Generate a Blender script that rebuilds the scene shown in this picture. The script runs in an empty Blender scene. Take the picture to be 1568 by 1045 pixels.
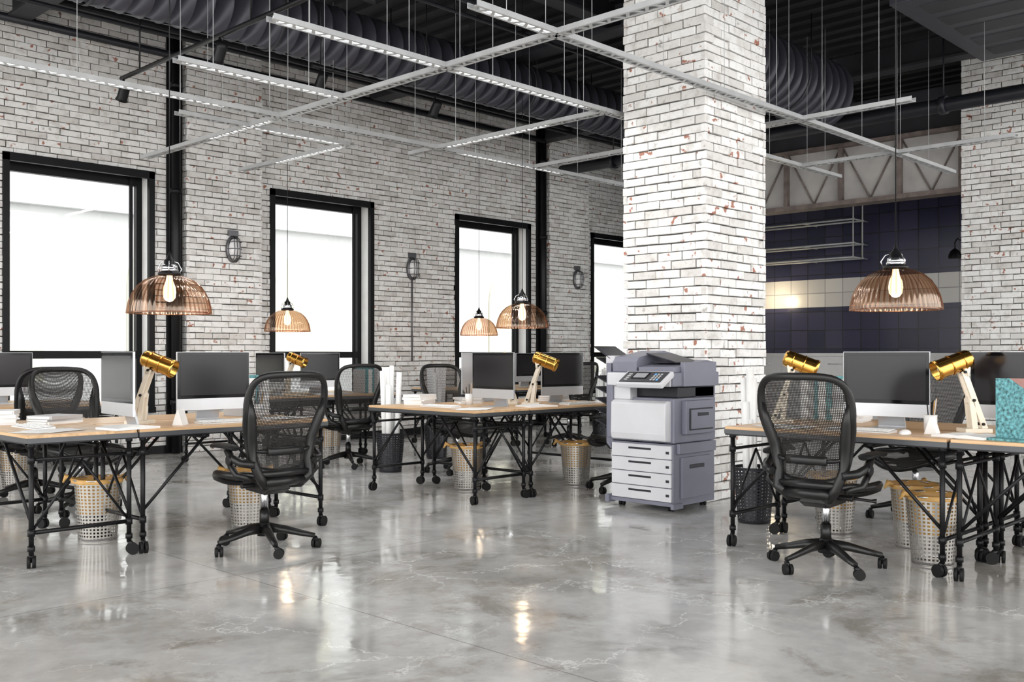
import bpy, math, random
from mathutils import Vector, Matrix
random.seed(7)
S=bpy.context.scene
try:
    S.view_settings.view_transform='Standard'
    S.view_settings.look='None'
    S.view_settings.exposure=0.0
except Exception: pass
COL=S.collection
# ------------------------------------------------------------------ materials
def nmat(name):
    m=bpy.data.materials.new(name); m.use_nodes=True
    nt=m.node_tree; b=nt.nodes['Principled BSDF']
    return m,nt,b
def pm(name,col,rough=0.5,metal=0.0,emit=None,es=0.0,var=0.06,vscale=6.0,bump=0.0,spec=0.5):
    m,nt,b=nmat(name)
    b.inputs['Roughness'].default_value=rough
    b.inputs['Metallic'].default_value=metal
    b.inputs['Specular IOR Level'].default_value=spec
    tc=nt.nodes.new('ShaderNodeTexCoord'); n=nt.nodes.new('ShaderNodeTexNoise')
    n.inputs['Scale'].default_value=vscale; n.inputs['Detail'].default_value=4
    nt.links.new(tc.outputs['Object'],n.inputs['Vector'])
    r=nt.nodes.new('ShaderNodeValToRGB')
    c0=[max(0,c*(1-var*2)) for c in col]; c1=[min(1,c*(1+var)) for c in col]
    r.color_ramp.elements[0].position=0.3; r.color_ramp.elements[1].position=0.7
    r.color_ramp.elements[0].color=(*c0,1); r.color_ramp.elements[1].color=(*c1,1)
    nt.links.new(n.outputs['Fac'],r.inputs['Fac']); nt.links.new(r.outputs['Color'],b.inputs['Base Color'])
    if emit:
        b.inputs['Emission Color'].default_value=(*emit,1); b.inputs['Emission Strength'].default_value=es
    if bump>0:
        bp=nt.nodes.new('ShaderNodeBump'); bp.inputs['Strength'].default_value=bump
        nt.links.new(n.outputs['Fac'],bp.inputs['Height']); nt.links.new(bp.outputs['Normal'],b.inputs['Normal'])
    return m
M={}
M['black']=pm('black_steel',(0.006,0.006,0.007),0.4,spec=.25)
M['frame']=pm('window_frame_black',(0.006,0.0065,0.008),0.45,spec=.2)
M['plastic']=pm('chair_black_plastic',(0.010,0.0095,0.0095),0.35,spec=.32)
M['rubber']=pm('rubber_black',(0.008,0.008,0.008),0.6,spec=.2)
M['chrome']=pm('chrome',(0.6,0.6,0.62),0.2,1.0)
M['alu']=pm('aluminium',(0.52,0.53,0.55),0.35,0.6,var=0.02)
M['screen']=pm('screen_glass',(0.014,0.013,0.015),0.15,var=0.02,spec=.3)
M['bezel']=pm('screen_bezel',(0.003,0.003,0.004),0.08,var=0.0,spec=.3)
M['whitep']=pm('white_plastic',(0.74,0.74,0.74),0.35,var=0.02)
M['paper']=pm('paper_white',(0.80,0.80,0.79),0.8,var=0.03)
M['paper2']=pm('paper_grey',(0.45,0.45,0.46),0.8,var=0.03)
M['cream']=pm('cream_lacquer',(0.78,0.70,0.58),0.4,var=0.03)
M['brass']=pm('brass',(0.66,0.36,0.08),0.2,1.0,var=0.08)
M['bag']=pm('orange_bag',(0.58,0.34,0.11),0.5,var=0.1)
M['copw']=pm('copier_white',(0.56,0.56,0.585),0.4,var=0.02)
M['copg']=pm('copier_lilac_grey',(0.175,0.18,0.225),0.4,var=0.03,spec=.35)
M['copd']=pm('copier_dark',(0.02,0.02,0.026),0.4,spec=.3)
M['blue']=pm('button_blue',(0.1,0.35,0.7),0.4,emit=(0.1,0.4,0.9),es=0.4)
M['plaster']=pm('white_plaster',(0.74,0.74,0.73),0.8,var=0.04)
M['channel']=pm('channel_grey_metal',(0.46,0.47,0.475),0.4,0.2)
M['led']=pm('led_tube',(1,1,1),0.5,emit=(1,1,1),es=2.4)
M['bulb']=pm('bulb_warm',(1,0.9,0.75),0.5,emit=(1,0.86,0.66),es=2.5)
M['duct']=pm('dark_duct',(0.040,0.040,0.052),0.42,0.2,bump=0.1)
M['ceil']=pm('ceiling_dark',(0.014,0.014,0.017),0.8,var=0.2,vscale=1.5)
M['beam']=pm('steel_beam_dark',(0.024,0.024,0.030),0.6,var=0.2,vscale=2)
M['darkpipe']=pm('dark_pipe',(0.015,0.016,0.021),0.4,spec=.35)
M['conc']=pm('beam_concrete',(0.42,0.405,0.39),0.85,var=0.12,vscale=2.5)
M['rust']=pm('truss_steel_brown',(0.17,0.135,0.12),0.7,var=0.2,vscale=8)
M['bind']=pm('dark_mesh_bin',(0.03,0.03,0.035),0.4,0.5)
M['teal']=pm('teal_cover',(0.13,0.36,0.39),0.6,var=0.4,vscale=60)
M['pink']=pm('dusty_pink_cover',(0.42,0.22,0.19),0.6,var=0.1)
M['facade']=pm('facade_cream',(0.43,0.435,0.43),0.9,var=0.02,vscale=.4)
M['facade2']=pm('facade_recess',(0.335,0.33,0.265),0.9,var=0.03,vscale=.4)
M['street']=pm('street_pale',(0.4,0.4,0.4),0.9)
M['mortar']=pm('mortar_dark',(0.115,0.108,0.102),0.95,var=0.25,vscale=12)
M['counter']=pm('counter_white',(0.68,0.68,0.68),0.5,var=0.02)
M['book']=pm('book_grey',(0.30,0.30,0.32),0.6)
M['cage']=pm('cage_grey',(0.14,0.14,0.15),0.4,0.6)

def brickmat():
    m,nt,b=nmat('painted_white_brick'); N=nt.nodes; L=nt.links
    at=N.new('ShaderNodeAttribute'); at.attribute_name='bc'
    tc=N.new('ShaderNodeTexCoord')
    base=N.new('ShaderNodeValToRGB'); base.color_ramp.elements[0].color=(0.64,0.62,0.595,1); base.color_ramp.elements[1].color=(0.83,0.825,0.81,1)
    base.color_ramp.elements[0].position=0.0; base.color_ramp.elements[1].position=0.55
    L.new(at.outputs['Fac'],base.inputs['Fac'])
    def noise(s,d=5,r=0.6):
        n=N.new('ShaderNodeTexNoise'); n.inputs['Scale'].default_value=s; n.inputs['Detail'].default_value=d; n.inputs['Roughness'].default_value=r
        L.new(tc.outputs['Object'],n.inputs['Vector']); return n
    n2=noise(11.0); n3=noise(14.0,3,0.5); n3.noise_dimensions='4D'; n3.inputs['W'].default_value=3.3
    r1=N.new('ShaderNodeValToRGB'); r1.color_ramp.elements[0].position=0.28; r1.color_ramp.elements[0].color=(0.66,0.63,0.60,1); r1.color_ramp.elements[1].position=0.50; r1.color_ramp.elements[1].color=(1,1,1,1)
    L.new(n2.outputs['Fac'],r1.inputs['Fac'])
    mx=N.new('ShaderNodeMixRGB'); mx.blend_type='MULTIPLY'; mx.inputs[0].default_value=0.8
    L.new(base.outputs['Color'],mx.inputs[1]); L.new(r1.outputs['Color'],mx.inputs[2])
    add=N.new('ShaderNodeMath'); add.operation='MULTIPLY_ADD'; add.inputs[1].default_value=0.13; L.new(at.outputs['Fac'],add.inputs[0]); L.new(n3.outputs['Fac'],add.inputs[2])
    r2=N.new('ShaderNodeValToRGB'); r2.color_ramp.elements[0].position=0.728; r2.color_ramp.elements[0].color=(0,0,0,1); r2.color_ramp.elements[1].position=0.768; r2.color_ramp.elements[1].color=(1,1,1,1)
    L.new(add.outputs[0],r2.inputs['Fac'])
    mx2=N.new('ShaderNodeMixRGB'); mx2.inputs[2].default_value=(0.38,0.17,0.12,1); L.new(r2.outputs['Color'],mx2.inputs[0]); L.new(mx.outputs[0],mx2.inputs[1])
    r3=N.new('ShaderNodeValToRGB'); r3.color_ramp.elements[0].position=0.64; r3.color_ramp.elements[0].color=(0,0,0,1); r3.color_ramp.elements[1].position=0.72; r3.color_ramp.elements[1].color=(0.8,0.8,0.8,1)
    L.new(n2.outputs['Fac'],r3.inputs['Fac'])
    mx3=N.new('ShaderNodeMixRGB'); mx3.inputs[2].default_value=(0.36,0.33,0.31,1); L.new(r3.outputs['Color'],mx3.inputs[0]); L.new(mx2.outputs[0],mx3.inputs[1])
    L.new(mx3.outputs[0],b.inputs['Base Color']); b.inputs['Roughness'].default_value=0.55; b.inputs['Specular IOR Level'].default_value=0.35
    bp=N.new('ShaderNodeBump'); bp.inputs['Strength'].default_value=0.6; bp.inputs['Distance'].default_value=0.01
    nb=noise(30,4,0.6); L.new(nb.outputs['Fac'],bp.inputs['Height']); L.new(bp.outputs['Normal'],b.inputs['Normal'])
    return m
M['brick']=brickmat()

def woodmat():
    m,nt,b=nmat('oak_desktop'); N=nt.nodes; L=nt.links
    tc=N.new('ShaderNodeTexCoord'); mp=N.new('ShaderNodeMapping'); mp.inputs['Scale'].default_value=(1.2,14,14)
    n=N.new('ShaderNodeTexNoise'); n.inputs['Scale'].default_value=2; n.inputs['Detail'].default_value=6
    r=N.new('ShaderNodeValToRGB'); r.color_ramp.elements[0].color=(0.48,0.29,0.14,1); r.color_ramp.elements[1].color=(0.70,0.47,0.27,1)
    r.color_ramp.elements[0].position=0.3; r.color_ramp.elements[1].position=0.7
    L.new(tc.outputs['Object'],mp.inputs['Vector']); L.new(mp.outputs[0],n.inputs['Vector']); L.new(n.outputs['Fac'],r.inputs['Fac']); L.new(r.outputs['Color'],b.inputs['Base Color'])
    b.inputs['Roughness'].default_value=0.35; b.inputs['Specular IOR Level'].default_value=0.4
    return m
M['wood']=woodmat()

def floormat():
    m,nt,b=nmat('polished_concrete'); N=nt.nodes; L=nt.links
    tc=N.new('ShaderNodeTexCoord')
    def noise(s,d,r=0.6,w=0.0,dist=0.0):
        n=N.new('ShaderNodeTexNoise'); n.noise_dimensions='4D'; n.inputs['W'].default_value=w; n.inputs['Scale'].default_value=s; n.inputs['Detail'].default_value=d; n.inputs['Roughness'].default_value=r; n.inputs['Distortion'].default_value=dist
        L.new(tc.outputs['Object'],n.inputs['Vector']); return n
    def ramp(src,p0,c0,p1,c1):
        r=N.new('ShaderNodeValToRGB'); r.color_ramp.elements[0].position=p0; r.color_ramp.elements[0].color=(*c0,1); r.color_ramp.elements[1].position=p1; r.color_ramp.elements[1].color=(*c1,1); L.new(src,r.inputs['Fac']); return r.outputs['Color']
    def mix(f,a,c,mode='MIX'):
        q=N.new('ShaderNodeMixRGB'); q.blend_type=mode
        if isinstance(f,(int,float)): q.inputs[0].default_value=f
        else: L.new(f,q.inputs[0])
        L.new(a,q.inputs[1])
        if isinstance(c,tuple): q.inputs[2].default_value=(*c,1)
        else: L.new(c,q.inputs[2])
        return q.outputs[0]
    n1=noise(0.45,6,0.6); n2=noise(2.2,8,0.65,5,0.4); n3=noise(1.3,12,0.72,9,0.5); n4=noise(6.0,6,0.6,14,0.3); n5=noise(0.9,10,0.7,31,0.4)
    col=ramp(n1.outputs['Fac'],0.35,(0.46,0.455,0.445),0.62,(0.60,0.60,0.595))
    col=mix(1.0,col,ramp(n2.outputs['Fac'],0.36,(0.80,0.79,0.775),0.60,(1.04,1.04,1.04)),'MULTIPLY')
    col=mix(1.0,col,ramp(n3.outputs['Fac'],0.38,(0.66,0.63,0.59),0.47,(1,1,1)),'MULTIPLY')
    col=mix(1.0,col,ramp(n5.outputs['Fac'],0.36,(0.78,0.75,0.71),0.44,(1,1,1)),'MULTIPLY')
    col=mix(1.0,col,ramp(n4.outputs['Fac'],0.35,(0.90,0.90,0.89),0.55,(1,1,1)),'MULTIPLY')
    vo=N.new('ShaderNodeTexVoronoi'); vo.feature='DISTANCE_TO_EDGE'; vo.inputs['Scale'].default_value=1.7
    ad=N.new('ShaderNodeMixRGB'); ad.blend_type='ADD'; ad.inputs[0].default_value=0.9; nd=noise(1.9,9,0.65,2)
    L.new(tc.outputs['Object'],ad.inputs[1]); L.new(nd.outputs['Color'],ad.inputs[2]); L.new(ad.outputs[0],vo.inputs['Vector'])
    rc=ramp(vo.outputs['Distance'],0.0,(1,1,1),0.016,(0,0,0))
    nm=noise(1.1,4,0.6,24); rm=ramp(nm.outputs['Fac'],0.46,(0,0,0),0.58,(0.8,0.8,0.8))
    cm=N.new('ShaderNodeMath'); cm.operation='MULTIPLY'; L.new(rc,cm.inputs[0]); L.new(rm,cm.inputs[1])
    col=mix(cm.outputs[0],col,(0.84,0.84,0.83))
    sp=N.new('ShaderNodeSeparateXYZ'); L.new(tc.outputs['Object'],sp.inputs[0])
    def M_(op,a,bv):
        q=N.new('ShaderNodeMath'); q.operation=op
        if isinstance(a,(int,float)): q.inputs[0].default_value=a
        else: L.new(a,q.inputs[0])
        if bv is not None:
            if isinstance(bv,(int,float)): q.inputs[1].default_value=bv
            else: L.new(bv,q.inputs[1])
        return q.outputs[0]
    def joint(o,off):
        a=M_('SUBTRACT',o,off); a=M_('DIVIDE',a,4.5); a=M_('ADD',a,10.5); a=M_('FRACT',a,None); a=M_('SUBTRACT',a,0.5); a=M_('ABSOLUTE',a,None); return M_('LESS_THAN',a,0.0009)
    j=M_('MAXIMUM',joint(sp.outputs[0],2.87),joint(sp.outputs[1],4.9))
    col=mix(M_('MULTIPLY',j,0.7),col,(0.20,0.195,0.19))
    L.new(col,b.inputs['Base Color'])
    rr=N.new('ShaderNodeMapRange'); rr.inputs['To Min'].default_value=0.04; rr.inputs['To Max'].default_value=0.22; rr.inputs['From Min'].default_value=0.35; rr.inputs['From Max'].default_value=0.68
    L.new(n2.outputs['Fac'],rr.inputs['Value']); L.new(rr.outputs[0],b.inputs['Roughness'])
    b.inputs['IOR'].default_value=1.9; b.inputs['Specular IOR Level'].default_value=0.5
    bp=N.new('ShaderNodeBump'); bp.inputs['Strength'].default_value=0.15; bp.inputs['Distance'].default_value=0.02
    nb=noise(3.2,3,0.5,7); L.new(nb.outputs['Fac'],bp.inputs['Height']); L.new(bp.outputs['Normal'],b.inputs['Normal'])
    return m
M['floor']=floormat()

def tilemat():
    m,nt,b=nmat('kitchen_wall_tiles'); N=nt.nodes; L=nt.links
    tc=N.new('ShaderNodeTexCoord'); sp=N.new('ShaderNodeSeparateXYZ'); L.new(tc.outputs['Object'],sp.inputs[0])
    cb=N.new('ShaderNodeCombineXYZ'); L.new(sp.outputs[1],cb.inputs[0]); L.new(sp.outputs[2],cb.inputs[1])
    def br(c1,c2,mo):
        t=N.new('ShaderNodeTexBrick'); t.offset=0; t.inputs['Scale'].default_value=1; t.inputs['Brick Width'].default_value=0.33; t.inputs['Row Height'].default_value=0.33
        t.inputs['Mortar Size'].default_value=0.008; t.inputs['Color1'].default_value=c1; t.inputs['Color2'].default_value=c2; t.inputs['Mortar'].default_value=mo
        L.new(cb.outputs[0],t.inputs['Vector']); return t
    t1=br((0.018,0.021,0.052,1),(0.040,0.040,0.082,1),(0.010,0.010,0.016,1)); t2=br((0.64,0.63,0.60,1),(0.50,0.49,0.48,1),(0.3,0.3,0.3,1))
    a=N.new('ShaderNodeMath'); a.operation='COMPARE'; a.inputs[1].default_value=2.31; a.inputs[2].default_value=0.2475; L.new(sp.outputs[2],a.inputs[0])
    mx=N.new('ShaderNodeMixRGB'); L.new(a.outputs[0],mx.inputs[0]); L.new(t1.outputs['Color'],mx.inputs[1]); L.new(t2.outputs['Color'],mx.inputs[2])
    L.new(mx.outputs[0],b.inputs['Base Color']); b.inputs['Roughness'].default_value=0.25
    return m
M['tile']=tilemat()

def glassy(name,tint,gl=0.12,edge=0.6,rough=0.03,gc=(1,.95,.9)):
    m=bpy.data.materials.new(name); m.use_nodes=True; nt=m.node_tree; N=nt.nodes; L=nt.links
    N.remove(N['Principled BSDF']); out=N['Material Output']
    t=N.new('ShaderNodeBsdfTransparent'); t.inputs[0].default_value=(*tint,1)
    g=N.new('ShaderNodeBsdfGlossy'); g.inputs['Roughness'].default_value=rough; g.inputs[0].default_value=(*gc,1)
    lw=N.new('ShaderNodeLayerWeight'); lw.inputs[0].default_value=0.35
    mr=N.new('ShaderNodeMapRange'); mr.inputs['To Min'].default_value=gl; mr.inputs['To Max'].default_value=edge; L.new(lw.outputs['Facing'],mr.inputs['Value'])
    mx=N.new('ShaderNodeMixShader'); L.new(mr.outputs[0],mx.inputs[0]); L.new(t.outputs[0],mx.inputs[1]); L.new(g.outputs[0],mx.inputs[2]); L.new(mx.outputs[0],out.inputs['Surface'])
    return m
M['wglass']=glassy('window_glass',(0.97,0.98,0.98),0.02,0.3)
M['lglass']=glassy('ribbed_glass_clear',(0.90,0.75,0.64),0.06,0.28,0.12,(.95,.80,.68))
M['lglass2']=glassy('ribbed_glass_amber',(0.64,0.42,0.30),0.10,0.4,0.15,(.85,.65,.52))
def holemat(name,col,cover,scale,metal=0.0):
    m=bpy.data.materials.new(name); m.use_nodes=True; nt=m.node_tree; N=nt.nodes; L=nt.links
    b=N['Principled BSDF']; out=N['Material Output']; b.inputs['Base Color'].default_value=(*col,1); b.inputs['Roughness'].default_value=0.4; b.inputs['Metallic'].default_value=metal
    b.inputs['Specular IOR Level'].default_value=0.3
    uv=N.new('ShaderNodeUVMap'); sp=N.new('ShaderNodeSeparateXYZ'); L.new(uv.outputs[0],sp.inputs[0])
    def cell(o):
        a=N.new('ShaderNodeMath'); a.operation='MULTIPLY'; a.inputs[1].default_value=scale; L.new(o,a.inputs[0])
        f=N.new('ShaderNodeMath'); f.operation='FRACT'; L.new(a.outputs[0],f.inputs[0])
        c=N.new('ShaderNodeMath'); c.operation='LESS_THAN'; c.inputs[1].default_value=cover; L.new(f.outputs[0],c.inputs[0]); return c.outputs[0]
    mxx=N.new('ShaderNodeMath'); mxx.operation='MAXIMUM'; L.new(cell(sp.outputs[0]),mxx.inputs[0]); L.new(cell(sp.outputs[1]),mxx.inputs[1])
    t=N.new('ShaderNodeBsdfTransparent'); mx=N.new('ShaderNodeMixShader'); L.new(mxx.outputs[0],mx.inputs[0]); L.new(t.outputs[0],mx.inputs[1]); L.new(b.outputs[0],mx.inputs[2]); L.new(mx.outputs[0],out.inputs['Surface'])
    return m
M['mesh']=holemat('chair_mesh_fabric',(0.022,0.020,0.019),0.46,110)
M['bin']=holemat('perforated_steel',(0.40,0.385,0.36),0.45,46,0.8)
M['bindm']=holemat('perforated_dark_steel',(0.03,0.03,0.035),0.6,42,0.4)

# ------------------------------------------------------------------ mesh builder
class MB:
    def __init__(s): s.v=[]; s.f=[]; s.m=[]; s.sm=[]; s.uv=[]; s.mats=[]
    def mi(s,k):
        if k not in s.mats: s.mats.append(k)
        return s.mats.index(k)
    def face(s,idx,mat,smooth=False,uv=None):
        s.f.append(idx); s.m.append(s.mi(mat)); s.sm.append(smooth); s.uv.append(uv)
    def box(s,c,d,mat,R=None):
        b=len(s.v); hx,hy,hz=d[0]/2,d[1]/2,d[2]/2
        for x,y,z in ((-1,-1,-1),(1,-1,-1),(1,1,-1),(-1,1,-1),(-1,-1,1),(1,-1,1),(1,1,1),(-1,1,1)):
            p=Vector((x*hx,y*hy,z*hz))
            if R is not None: p=R@p
            s.v.append((p.x+c[0],p.y+c[1],p.z+c[2]))
        for q in ((0,3,2,1),(4,5,6,7),(0,1,5,4),(1,2,6,5),(2,3,7,6),(3,0,4,7)): s.face([b+i for i in q],mat)
    def bb(s,x0,x1,y0,y1,z0,z1,mat): s.box(((x0+x1)/2,(y0+y1)/2,(z0+z1)/2),(x1-x0,y1-y0,z1-z0),mat)
    def prism(s,pts,ax,a0,a1,mat):
        b=len(s.v); n=len(pts)
        for a in (a0,a1):
            for p in pts:
                s.v.append({'x':(a,p[0],p[1]),'y':(p[0],a,p[1]),'z':(p[0],p[1],a)}[ax])
        s.face([b+i for i in range(n)],mat); s.face([b+n+i for i in reversed(range(n))],mat)
        for i in range(n): j=(i+1)%n; s.face([b+j,b+i,b+n+i,b+n+j],mat)
    def tube(s,pts,r,mat,seg=8,closed=False,sx=1.0,up=None):
        pts=[Vector(p) for p in pts]; n=len(pts)
        rs=r if isinstance(r,(list,tuple)) else [r]*n
        b=len(s.v); nrm=None
        for i in range(n):
            if closed: t=(pts[(i+1)%n]-pts[i-1])
            else: t=pts[min(i+1,n-1)]-pts[max(i-1,0)]
            t.normalize()
            if up is not None:
                nrm=Vector(up)-t*Vector(up).dot(t)
                if nrm.length<1e-4: nrm=t.orthogonal()
            elif nrm is None: nrm=t.orthogonal()
            else:
                nrm=nrm-t*nrm.dot(t)
                if nrm.length<1e-5: nrm=t.orthogonal()
            nrm=nrm.normalized(); bi=t.cross(nrm)
            for k in range(seg):
                a=2*math.pi*k/seg; p=pts[i]+nrm*math.cos(a)*rs[i]+bi*math.sin(a)*rs[i]*sx; s.v.append(tuple(p))
        R=n if closed else n-1
        for i in range(R):
            for k in range(seg):
                i2=(i+1)%n; k2=(k+1)%seg
                s.face([b+i*seg+k,b+i*seg+k2,b+i2*seg+k2,b+i2*seg+k],mat,True)
        if not closed:
            s.face([b+k for k in reversed(range(seg))],mat); s.face([b+(n-1)*seg+k for k in range(seg)],mat)
    def cyl(s,p0,p1,r,mat,seg=12,r1=None): s.tube([p0,p1],[r,r if r1 is None else r1],mat,seg)
    def lathe(s,prof,mat,c=(0,0,0),seg=24,flute=0,fa=0.0,uvs=None,R=None,mat2=None,every=3):
        b=len(s.v); n=len(prof)
        for (r,z) in prof:
            for k in range(seg):
                a=2*math.pi*k/seg; rr=r+(fa*math.cos(a*flute)*(r/max(prof[0][0],1e-3)) if flute else 0)
                p=Vector((rr*math.cos(a),rr*math.sin(a),z))
                if R is not None: p=R@p
                s.v.append((p.x+c[0],p.y+c[1],p.z+c[2]))
        for i in range(n-1):
            for k in range(seg):
                k2=(k+1)%seg; u=None
                if uvs:
                    rr=prof[0][0]*2*math.pi/seg
                    u=[(k*rr,prof[i][1]),((k+1)*rr,prof[i][1]),((k+1)*rr,prof[i+1][1]),(k*rr,prof[i+1][1])]
                s.face([b+i*seg+k,b+i*seg+k2,b+(i+1)*seg+k2,b+(i+1)*seg+k],mat2 if (mat2 and k%every==0) else mat,True,u)
    def grid(s,P,mat,U=None):
        b=len(s.v); n=len(P); m=len(P[0])
        for r in P:
            for p in r: s.v.append(tuple(p))
        for i in range(n-1):
            for j in range(m-1):
                u=None
                if U: u=[U[i][j],U[i][j+1],U[i+1][j+1],U[i+1][j]]
                s.face([b+i*m+j,b+i*m+j+1,b+(i+1)*m+j+1,b+(i+1)*m+j],mat,True,u)
    def mesh(s,name):
        me=bpy.data.meshes.new(name); me.from_pydata(s.v,[],s.f)
        for k in s.mats: me.materials.append(M[k])
        me.polygons.foreach_set('material_index',s.m); me.polygons.foreach_set('use_smooth',s.sm)
        if any(u is not None for u in s.uv):
            l=me.uv_layers.new(name='UVMap')
            for p,u in zip(me.polygons,s.uv):
                if u:
                    for k,li in enumerate(p.loop_indices): l.data[li].uv=u[k]
        me.update(); return me
def obj(name,me,parent=None,loc=(0,0,0),rot=0,bevel=0):
    o=bpy.data.objects.new(name,me); COL.objects.link(o); o.location=loc; o.rotation_euler=(0,0,rot)
    if parent: o.parent=parent
    if bevel:
        m=o.modifiers.new('bevel','BEVEL'); m.width=bevel; m.segments=2; m.limit_method='ANGLE'; m.angle_limit=math.radians(40)
    return o
def spawn(name,parts,loc,rot=0):
    e=bpy.data.objects.new(name,None); e.empty_display_size=0.2; COL.objects.link(e); e.location=loc; e.rotation_euler=(0,0,rot)
    for pn,me,bv in parts: obj(pn,me,e,bevel=bv)
    return e
D=math.radians

# ------------------------------------------------------------------ bricks
def bricks(B,org,ud,nd,length,z0,z1,holes,seed,bw=0.235,rh=0.0745,g=0.009,th=0.03):
    rnd=random.Random(seed); row=0; z=z0
    while z<z1-0.02:
        zt=min(z+rh,z1)
        ints=[(0,length)]
        for (a,b_,c,d) in holes:
            if zt>c+0.01 and z<d-0.01:
                ni=[]
                for (p,q) in ints:
                    if b_<=p or a>=q: ni.append((p,q)); continue
                    if a>p: ni.append((p,a))
                    if b_<q: ni.append((b_,q))
                ints=ni
        off=(row%2)*bw/2+rnd.uniform(-0.02,0.02)
        for (p,q) in ints:
            u=math.floor((p-off)/bw)*bw+off
            while u<q:
                a=max(u,p); b_=min(u+bw,q)
                if b_-a>0.035:
                    jl=rnd.uniform(-.003,.003); jr=rnd.uniform(-.003,.003); t0=th+rnd.uniform(-.007,.008)
                    ea=a+(g/2+jl if a>p+1e-6 else 0); eb=b_-(g/2+jr if b_<q-1e-6 else 0)
                    za=z+g/2+rnd.uniform(-.003,.003); zb=zt-g/2+rnd.uniform(-.003,.003); tl=rnd.uniform(-.002,.002)
                    c=rnd.random(); bi=len(B['v'])
                    ch=0.004
                    for (uu,zz,nn) in ((ea,za-tl,-0.01),(eb,za+tl,-0.01),(eb,zb+tl,-0.01),(ea,zb-tl,-0.01),(ea,za-tl,t0-ch),(eb,za+tl,t0-ch),(eb,zb+tl,t0-ch),(ea,zb-tl,t0-ch),
                                       (ea+ch,za+ch-tl,t0),(eb-ch,za+ch+tl,t0),(eb-ch,zb-ch+tl,t0),(ea+ch,zb-ch-tl,t0)):
                        B['v'].append((org[0]+ud[0]*uu+nd[0]*nn,org[1]+ud[1]*uu+nd[1]*nn,zz))
                    F=[(8,9,10,11)]
                    for k in range(4):
                        k2=(k+1)%4; F.append((k,k2,4+k2,4+k)); F.append((4+k,4+k2,8+k2,8+k))
                    for q4 in F: B['f'].append([bi+i for i in q4]); B['c'].append(c)
                u+=bw
        z+=rh; row+=1
def brick_obj(name,B,parent):
    me=bpy.data.meshes.new(name); me.from_pydata(B['v'],[],B['f']); me.materials.append(M['brick'])
    ca=me.color_attributes.new('bc','FLOAT_COLOR','CORNER'); dat=[]
    for c in B['c']: dat+= [c,c,c,1.0]*4
    ca.data.foreach_set('color',dat); me.update()
    return obj(name,me,parent)

YW=11.6; ZC=5.25; XK=16.5
# ------------------------------------------------------------------ shell
fl=MB(); fl.bb(-4,18,-4,13,-0.12,0,'floor'); obj('floor',fl.mesh('floor'))
cl=MB(); cl.bb(-4,18,-4,YW+.5,ZC,ZC+.15,'ceil')
x=-3.8
while x<17: cl.bb(x,x+.1,-4,YW,ZC-.05,ZC+.01,'ceil'); x+=0.3
obj('ceiling',cl.mesh('ceiling'))

wins=[(0.3387*YW+i*3.365-0.0,0.3387*YW+i*3.365+1.70) for i in range(-1,4)]
WZ0,WZ1=0.55,3.42
wl=MB(); xs=-3.0
e=bpy.data.objects.new('wall_window_side',None); COL.objects.link(e)
T=0.38
for (a,b_) in wins:
    wl.bb(xs,a,YW,YW+T,0,ZC,'mortar'); wl.bb(a,b_,YW,YW+T,0,WZ0,'mortar'); wl.bb(a,b_,YW,YW+T,WZ1,ZC,'mortar'); xs=b_
wl.bb(xs,XK+.3,YW,YW+T,0,ZC,'mortar')
obj('wall_core',wl.mesh('wall_core'),e)
B={'v':[],'f':[],'c':[]}
holes=[(a+3,b_+3,WZ0,WZ1) for a,b_ in wins]
bricks(B,(-3,YW),(1,0),(0,-1),XK+3,0,ZC-.02,holes,3)
pil=[(6.02-6.73,6.02-6.73+1.05),(6.02,7.07),(12.75,13.80)]
pm_=MB()
for (a,b_) in pil:
    pm_.bb(a+.02,b_-.02,YW-.13,YW,0,ZC-.12,'mortar')
    bricks(B,(a,YW-.13),(1,0),(0,-1),b_-a,0,ZC-.12,[],11)
    bricks(B,(a+.02,YW),(0,-1),(-1,0),.16,0,ZC-.12,[],12)
    bricks(B,(b_-.02,YW-.16),(0,1),(1,0),.16,0,ZC-.12,[],13)
obj('pilaster_core',pm_.mesh('pilaster_core'),e)
brick_obj('wall_bricks',B,e)
bs=MB(); bs.bb(-3,XK,YW-.05,YW-.01,0,.10,'black'); obj('baseboard_window_side',bs.mesh('baseboard'))
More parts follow.
